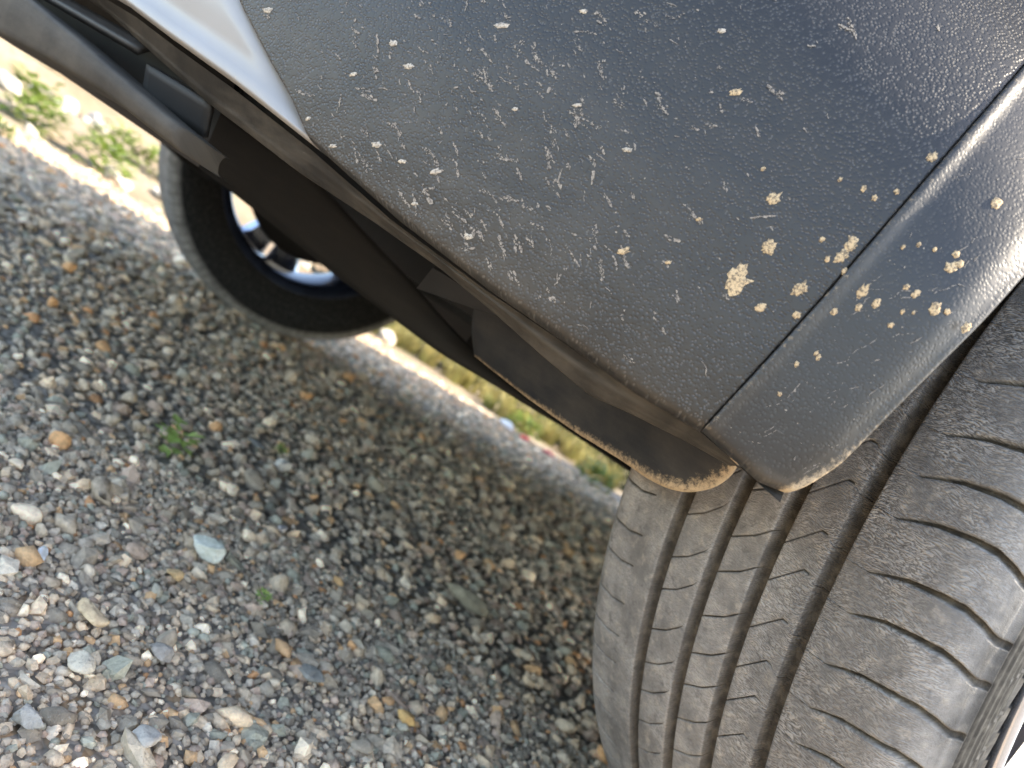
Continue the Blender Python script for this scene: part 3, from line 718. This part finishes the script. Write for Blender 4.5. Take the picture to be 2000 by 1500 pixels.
def specks(name, parent, count, smin, smax, dens, mean_dir, mat, wid=(.00018, .00042), length=(.0012, .0055), chk=None):
    """thin dried streaks"""
    sz, fs = [], []
    while count > 0:
        s0, z0 = rng.uniform(smin, smax), rng.uniform(.262, .47)
        if rng.uniform() > dens(s0, z0): continue
        if chk and not chk(s0, z0): continue
        count -= 1
        L = rng.uniform(*length)*rng.uniform(.3, 1); n = max(3, int(L/.0006)); ang = mean_dir+rng.normal(0, .38)
        p = np.array([s0, z0]); w0 = rng.uniform(*wid); b = len(sz)
        for i in range(n):
            ang += rng.normal(0, .30); ang += (mean_dir-ang)*.15; step = L/n; p = p+step*np.array([math.cos(ang), math.sin(ang)])
            ww = w0*rng.uniform(.35, 1.5)*(.4 if i in (0, n-1) else 1); nrm = np.array([-math.sin(ang), math.cos(ang)])*ww
            sz += [p-nrm, p+nrm]
        for i in range(n-1):
            if rng.uniform() < .68: fs.append((b+2*i, b+2*i+1, b+2*i+3, b+2*i+2))
    sz = np.array(sz)
    o = mk(name, S(sz[:, 0], sz[:, 1], -.00022), np.array(fs), mat, parent, False, None, ORG); o['kind'] = 'stuff'; return o
def smears(name, parent, count, smin, smax, dens, mean_dir, mat, chk):
    """scuffs broken up by the grain: flakes strewn along a short line"""
    sz, fs = [], []
    while count > 0:
        s0, z0 = rng.uniform(smin, smax), rng.uniform(.262, .47)
        if rng.uniform() > dens(s0, z0) or not chk(s0, z0): continue
        count -= 1
        L = .0095*rng.uniform()**1.6+.0008; ang = mean_dir+rng.normal(0, .42); bow = rng.normal(0, .25); wd = rng.uniform(.00015, .0007)
        nf = int(4+L/.00022*rng.uniform(.35, 1.0))
        for k in range(nf):
            u = rng.uniform(-.5, .5); off = rng.normal(0, wd)*(1-1.2*abs(u))+bow*L*u*u
            c = np.array([s0+math.cos(ang)*L*u-math.sin(ang)*off, z0+math.sin(ang)*L*u+math.cos(ang)*off])
            if not chk(*c): continue
            r0 = .00027*math.exp(rng.normal(0, .45)); a0 = rng.uniform(0, 6.28); b = len(sz)
            for q in range(5):
                aa = a0+q*1.2566; rr = r0*rng.uniform(.45, 1.15)
                e = np.array([rr*1.5*math.cos(aa), rr*.8*math.sin(aa)]); sz.append(c+np.array([e[0]*math.cos(ang)-e[1]*math.sin(ang), e[0]*math.sin(ang)+e[1]*math.cos(ang)]))
            fs.append(tuple(range(b, b+5)))
    sz = np.array(sz)
    o = mk(name, S(sz[:, 0], sz[:, 1], -.00024-.00004*rng.uniform(size=len(sz))), np.array(fs), mat, parent, False, None, ORG); o['kind'] = 'stuff'; return o
inside = lambda s, z: (sof(SEAM, np.array(z))+.004 < s < sof(WS, np.array(z))-.004) and z > zof(CREASE, s)+.003
specks('dust_streaks', corner, 520, .05, .36, lambda s, z: (.05+.95*np.exp(-((s-.185)/.062)**2))*(.40+.6*np.exp(-(z-.27)/.07)), .38, M_SPECK, (.00012, .00036), (.0015, .0070), inside)
smears('scuffs', corner, 290, .06, .34, lambda s, z: (.06+.94*np.exp(-((s-.19)/.075)**2))*(.35+.65*np.exp(-(z-.27)/.09)), .42, M_SPECK, inside)
specks('dust_specks', corner, 800, .05, .36, lambda s, z: (.10+.90*np.exp(-((s-.19)/.07)**2)), 0, M_SPECK, (.00012, .00030), (.0005, .0012), inside)
intrim = lambda s, z: (sof(ARCH, np.array(z))+.004 < s < sof(SEAM, np.array(z))-.004) and z > .264
specks('scratches', trim, 60, -.01, .05, lambda s, z: 1.0 if z < .36 else .3, 2.2, M_SPECK, (.00008, .00018), (.003, .012), intrim)
specks('dust_specks', trim, 150, -.01, .05, lambda s, z: 1.0 if z < .36 else .3, 2.2, M_SPECK, (.00012, .0003), (.0006, .0016), intrim)

# ---- wheels
def tyre_mesh():
    # profile rows from outer bead over the tread to inner bead: (x, r, side, groove)
    rows = []
    def add(x, r, side=0., gr=0.): rows.append((x, r, side, gr))
    def crown(x):
        a = abs(x)
        if a < .080: return R-.003*(a/.08)**2
        t = a-.080
        return R-.003-(t/.0275)**2.2*.035
    for x, r in [(.078, .220), (.084, .2245), (.0865, .231), (.0885, .240), (.0922, .252), (.0957, .264), (.0985, .274)]: add(x, r, 1)
    for r in np.linspace(.276, .3065, 26):
        x = np.interp(r, [.276, .285, .296, .3065], [.0990, .1014, .1034, .1043])
        x += -.0007+.0006*max(0, math.sin((r-.276)*2*math.pi/.0076))**.5*(r < .302)
        add(x, r, 1)
    add(.1032, .3082, 1); add(.1030, .3088, .7); add(.1014, .3105, .5); add(.1008, .3128, .35)
    for x in np.linspace(.1000, .0485, 46): add(x, crown(x), float(np.clip((x-.097)/.006, 0, .5)), 0)
    GC = [(.0432, .0037), (.0156, .0039), (-.0106, .0040), (-.0405, .0045)]
    edges = [.0432+.0036]
    for gi, (c, hw) in enumerate(GC):
        e0, e1 = c+hw, c-hw
        add(e0+.0008, crown(e0)); add(e0, crown(e0)-.0002); add(e0-.0003, crown(e0)-.0010, 0, .35); add(e0-.0010, R-.0062, 0, .9)
        add(c+.001, R-.0070, 0, 1); add(c-.001, R-.0070, 0, 1)
        add(e1+.0010, R-.0062, 0, .9); add(e1+.0003, crown(e1)-.0010, 0, .35); add(e1, crown(e1)-.0002); add(e1-.0008, crown(e1))
        nx = GC[gi+1][0]+GC[gi+1][1] if gi < 3 else -.100
        k = 14 if gi < 3 else 40
        for x in np.linspace(e1-.001, nx+.001, k+2)[1:-1]: add(x, crown(x), float(np.clip((-x-.097)/.006, 0, .5)), 0)
    add(-.1014, .3105, .6); add(-.104, .3065, 1)
    for r, x in [(.300, -.1065), (.292, -.108), (.282, -.1086), (.270, -.107), (.255, -.104), (.240, -.1005), (.230, -.0975), (.2235, -.094), (.220, -.086)]: add(x, r, 1)
    rows = np.array(rows)
    x, r = rows[:, 0], rows[:, 1]
    xm = x*1000
    phi = np.interp(xm, [-104, -100, -88, -72, -60, -38.6, -26.7, -17.4, -9.1, 4.5, 12.7, 19.4, 32.4, 35.5, 40, 46, 57.5, 63.3, 71, 83.9, 91, 96.2, 99.8, 104],
                    [-8.2, -8.5, -9.1, -9.15, -8.6, -8.55, -7.32, -5.85, -3.70, -2.30, -1.04, -1.45, .78, .75, .2, 0, 0, .39, .81, 1.08, 1.02, .5, -.18, -.3])
    # smooth slightly inside ribs handled by dense rows; slot width (mm) and depth (mm) across the tread
    wmm = np.interp(xm, [-101, -98, -62, -58, -40, -39.5, -37, -19, -17, -14, -8, -5, 10, 13, 18.6, 19.5, 33, 36, 38, 56, 58, 70, 90, 99, 104],
                    [1.6, 1.7, 1.0, .5, .5, .5, .8, .8, .5, .5, .5, .85, .85, .5, .5, .7, .8, .7, .4, .4, .8, 1.8, 2.8, 3.3, 3.4])
    dep = np.interp(xm, [-103, -100, -97, -64, -60, -37.2, -36, -18, -16.5, -7.4, -6, 11, 12.4, 18.8, 19.8, 34, 36.5, 55.5, 58, 68, 92, 99, 101, 103.5],
                    [0, .8, 2.0, 1.8, 0, 0, 1.6, 1.6, 0, 0, 1.9, 1.9, 0, 0, 1.6, 1.6, 0, 0, .8, 3.0, 4.6, 3.6, 2.4, 0])
    NP = 100
    pl = np.random.default_rng(5).choice([.88, 1.0, 1.14], NP); st = np.concatenate([[0], np.cumsum(pl)]); st = st/st[-1]*360
    V_, tuv, side, groove = [], [], [], []
    prof_len = np.concatenate([[0], np.cumsum(np.hypot(np.diff(x), np.diff(r)))])
    cols = 0
    for k in range(NP+1):
        t0 = st[k]; P = (st[(k % NP)+1]-st[k % NP])
        mm = 1/(R*1000)*180/math.pi
        offs = [(-1, -1.0, 0), (-1, -.22, 0), (-1, .22, .8), (1, -.25, 1.0), (1, .25, 0), (1, 1.2, 0)] + [(0, q, 0) for q in (.24, .38, .52, .66, .78)]
        for sg, ex, dp in offs:
            if k == NP and not (sg == -1 and ex == -1.0): continue
            if sg: ang = t0+phi+(sg*wmm/2+ex)*mm
            else: ang = t0+phi+ex*P+(wmm/2)*mm*(1-ex)*.5
            rr = r-dep*.001*dp
            a = np.radians(ang)
            V_.append(np.stack([x, -rr*np.cos(a), rr*np.sin(a)], -1))
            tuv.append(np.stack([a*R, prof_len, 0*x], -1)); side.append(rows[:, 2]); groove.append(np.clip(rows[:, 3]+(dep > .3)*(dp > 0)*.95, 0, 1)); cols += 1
    V_ = np.array(V_); nrow = len(x)
    o = mk('tyre', V_, gridfaces(cols, nrow, True), M_TYRE, None, True,
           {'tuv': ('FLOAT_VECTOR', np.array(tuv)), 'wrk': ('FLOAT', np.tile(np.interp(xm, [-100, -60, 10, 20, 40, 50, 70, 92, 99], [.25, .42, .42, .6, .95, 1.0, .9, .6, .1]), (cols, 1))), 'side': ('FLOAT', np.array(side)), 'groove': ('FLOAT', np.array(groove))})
    me = o.data; bpy.data.objects.remove(o)
    return me
TYRE = tyre_mesh()

def revolve(name, prof, n, mat, closed=False):
    th = np.linspace(0, 2*np.pi, n, endpoint=False); P = np.array(prof)
    V_ = np.stack([np.broadcast_to(P[:, 0], (n, len(P))), -P[:, 1][None]*np.cos(th)[:, None], P[:, 1][None]*np.sin(th)[:, None]], -1).reshape(-1, 3)
    k = len(P); f = []
    for i in range(n):
        j = (i+1) % n
        for q in range(k-1): f.append((i*k+q, j*k+q, j*k+q+1, i*k+q+1))
    o = mk(name, V_, f, mat); me = o.data; bpy.data.objects.remove(o); return me
BARREL = revolve('rim_barrel', [(-.094, .218), (-.097, .231), (-.0985, .231), (-.0985, .2275), (-.094, .222), (-.088, .214), (-.06, .206), (.0, .198), (.055, .206), (.072, .2145), (.078, .2175)], 96, M_BARREL)
FLANGE = revolve('rim_flange', [(.078, .2175), (.083, .2212), (.0895, .2255), (.0925, .2290), (.0930, .2325), (.0905, .2352), (.0865, .2335), (.082, .224)], 128, M_ALLOY)
def spokes_mesh():
    bm = bmesh.new()
    for k in range(5):
        for sg in (-1, 1):
            a = k*2*math.pi/5+sg*.17
            pts = []
            for q, (rr, xx, wd, tk) in enumerate([(.055, .050, .017, .022), (.12, .064, .024, .020), (.18, .073, .036, .019), (.214, .080, .045, .017)]):
                aa = a*(1) + sg*.05*(rr/.2)
                c = Vector((xx, -rr*math.cos(aa), rr*math.sin(aa))); tn = Vector((0, math.sin(aa), math.cos(aa)))
                pts.append([bm.verts.new(c+tn*wd+Vector((0, 0, 0))), bm.verts.new(c+tn*wd*.7-Vector((tk, 0, 0))), bm.verts.new(c-tn*wd*.7-Vector((tk, 0, 0))), bm.verts.new(c-tn*wd)])
            for q in range(3):
                for e in range(4): bm.faces.new((pts[q][e], pts[q][(e+1) % 4], pts[q+1][(e+1) % 4], pts[q+1][e]))
            bm.faces.new(pts[-1]); bm.faces.new(pts[0][::-1])
    r = bmesh.ops.create_cone(bm, segments=40, cap_ends=True, radius1=.075, radius2=.066, depth=.04)
    bmesh.ops.transform(bm, matrix=Matrix.Translation((.055, 0, 0)) @ Matrix.Rotation(math.pi/2, 4, 'Y'), verts=r['verts'])
    bmesh.ops.recalc_face_normals(bm, faces=bm.faces)
    me = bpy.data.meshes.new('spokes'); bm.to_mesh(me); bm.free(); me.materials.append(M_ALLOY); return me
SPOKES = spokes_mesh()
DISC = revolve('brake_disc', [(-.012, .03), (-.012, .128), (.012, .128), (.012, .03)], 64, M_DISC)
SHIELD = revolve('dust_shield', [(-.03, .02), (-.03, .162), (-.024, .167), (-.024, .02)], 64, M_BLACK)
bm = bmesh.new(); box(bm, (0, .12, .03), (.07, .06, .13)); CAL = bpy.data.meshes.new('brake_caliper'); bmesh.ops.bevel(bm, geom=bm.edges[:], offset=.012, segments=2, affect='EDGES'); bm.to_mesh(CAL); bm.free(); CAL.materials.append(M_DARKGREY)
def wheel(x, y, steer, flip, spin):
    wo = empty('wheel', (x-ORG[0], y, R), car); wo.rotation_euler = (spin, 0, steer+(math.pi if flip else 0)); wo.rotation_mode = 'XYZ'
    for n, me in (('tyre', TYRE), ('rim', SPOKES), ('rim_barrel', BARREL), ('rim_flange', FLANGE), ('dust_shield', SHIELD), ('brake_disc', DISC), ('brake_caliper', CAL)):
        o = bpy.data.objects.new(n, me); COL.objects.link(o); o.parent = wo
    return wo
ST = -.0649
SPIN = 0.0
wheel(0, 0, ST, False, SPIN)['label'] = 'near front wheel with worn cracked dusty grey tread'
wheel(-1.55, 0, ST, True, .35)['label'] = 'far front wheel seen from its inner side'
wheel(0, 2.6, 0, False, .7); wheel(-1.55, 2.6, 0, True, .2)

# wheel-arch liners
for sg in (1, -1):
    for yy in (0, 2.6):
        th = np.radians(np.linspace(8 if yy == 0 else 0, 180, 40)); xs = np.linspace(.46, .79, 4) if yy == 0 else np.linspace(.46, .86, 4)
        A, B = np.meshgrid(th, xs); rad = .392
        P = np.stack([sg*B, yy-rad*np.cos(A), R+rad*np.sin(A)], -1)
        mk('wheel_liner', P, gridfaces(*A.shape), M_BLACK, car)

# body shell (mostly above and beyond the frame; throws the car's shadow)
def shell():
    ys = np.array([-.66, -.60, -.50, -.40, -.36, -.30, -.2, -.1, 0, .1, .2, .3, .36, .40, .5, .8, 1.2, 1.7, 2.1, 2.2, 2.24, 2.3, 2.4, 2.5, 2.6, 2.7, 2.8, 2.9, 2.96, 3.0, 3.2, 3.35])
    rows = []
    for y in ys:
        zb = .30
        for yw in (0, 2.6):
            if abs(y-yw) <= .40: zb = max(zb, R+math.sqrt(max(0, .40**2-(y-yw)**2)))
        if y < -.36: zb = .53
        hw = np.interp(y, [-.66, -.60, -.50, -.40, -.36, -.2, 0, 3.0, 3.2, 3.35], [.40, .52, .66, .745, .80, .88, .90, .90, .86, .76])
        zh = np.interp(y, [-.66, -.55, -.3, .4, .75, 3.0, 3.35], [.66, .84, .93, 1.02, 1.05, 1.02, .95])
        zr = np.interp(y, [-.66, .45, 1.1, 1.6, 2.6, 3.1, 3.35], [0, 0, 1.46, 1.55, 1.52, 1.40, 1.05])
        rf = np.interp(y, [.45, 1.1, 2.6, 3.35], [.9, .70, .68, .70])
        zt = max(zh+.02, zr)
        sec = [(hw, zb), (hw*1.0, max(zb, .55)), (hw*.99, max(zb, .55)+(zh-.08-max(zb, .55))*.6), (hw*.95, zh-.03), (hw*.90, zh)]
        if zr > zh: sec += [(hw*(.9*.55+rf*.45), (zh+zr)/2), (hw*rf, zr-.05), (hw*rf*.86, zr), (0, zr+.03)]
        else: sec += [(hw*.75, zh+.012), (hw*.55, zh+.022), (hw*.3, zh+.03), (0, zh+.033)]
        rows.append([(x, y, z) for x, z in sec]+[(-x, y, z) for x, z in sec[-2::-1]])
    A = np.array(rows); nr, nc = A.shape[:2]
    F = gridfaces(nr, nc).tolist()
    gl = {}
    body_f, glass_f = [], []
    for idx, f in enumerate(F):
        i, j = divmod(idx, nc-1); y = ys[i]
        if (.75 < y < 2.9 and j in (4, 5, 10, 11)): glass_f.append(f)
        elif .45 <= y < 1.1 and j in (6, 7, 8, 9): glass_f.append(f)
        else: body_f.append(f)
    b = len(A.reshape(-1, 3)); body_f.append(list(range(nc)))
    V_ = A.reshape(-1, 3)
    mk('body_shell', V_, np.array(body_f, dtype=object) if False else [tuple(f) for f in body_f], M_PAINT, car)
    for pick in (lambda f: f[0] % nc < 6 and ys[f[0]//nc] > .75, lambda f: f[0] % nc > 9 and ys[f[0]//nc] > .75):
        g = [tuple(f) for f in glass_f if pick(f)]; used = sorted({v for f in g for v in f}); ix = {v: i for i, v in enumerate(used)}
        mk('side_window', V_[used], [tuple(ix[v] for v in f) for f in g], M_GLASS, car)
    g = [tuple(f) for f in glass_f if ys[f[0]//nc] < 1.1 and 6 <= f[0] % nc <= 9]; used = sorted({v for f in g for v in f}); ix = {v: i for i, v in enumerate(used)}
    mk('windscreen', V_[used], [tuple(ix[v] for v in f) for f in g], M_GLASS, car)
shell()
s_, t_ = np.meshgrid(np.linspace(.18, 1.56, 60), np.linspace(0, 1, 10))
gr = panel('front_grille', s_, .535+.15*t_, .004+.012*t_, np.zeros_like(s_), M_BLACK); solid(gr, .004)
# fender filling the gap between bumper top and shell on both sides, and the mirrored far corner
for src in (corner, trim, skirt, flap, under):
    o = src.copy(); COL.objects.link(o); o.parent = car; o.scale = (-1, 1, 1)
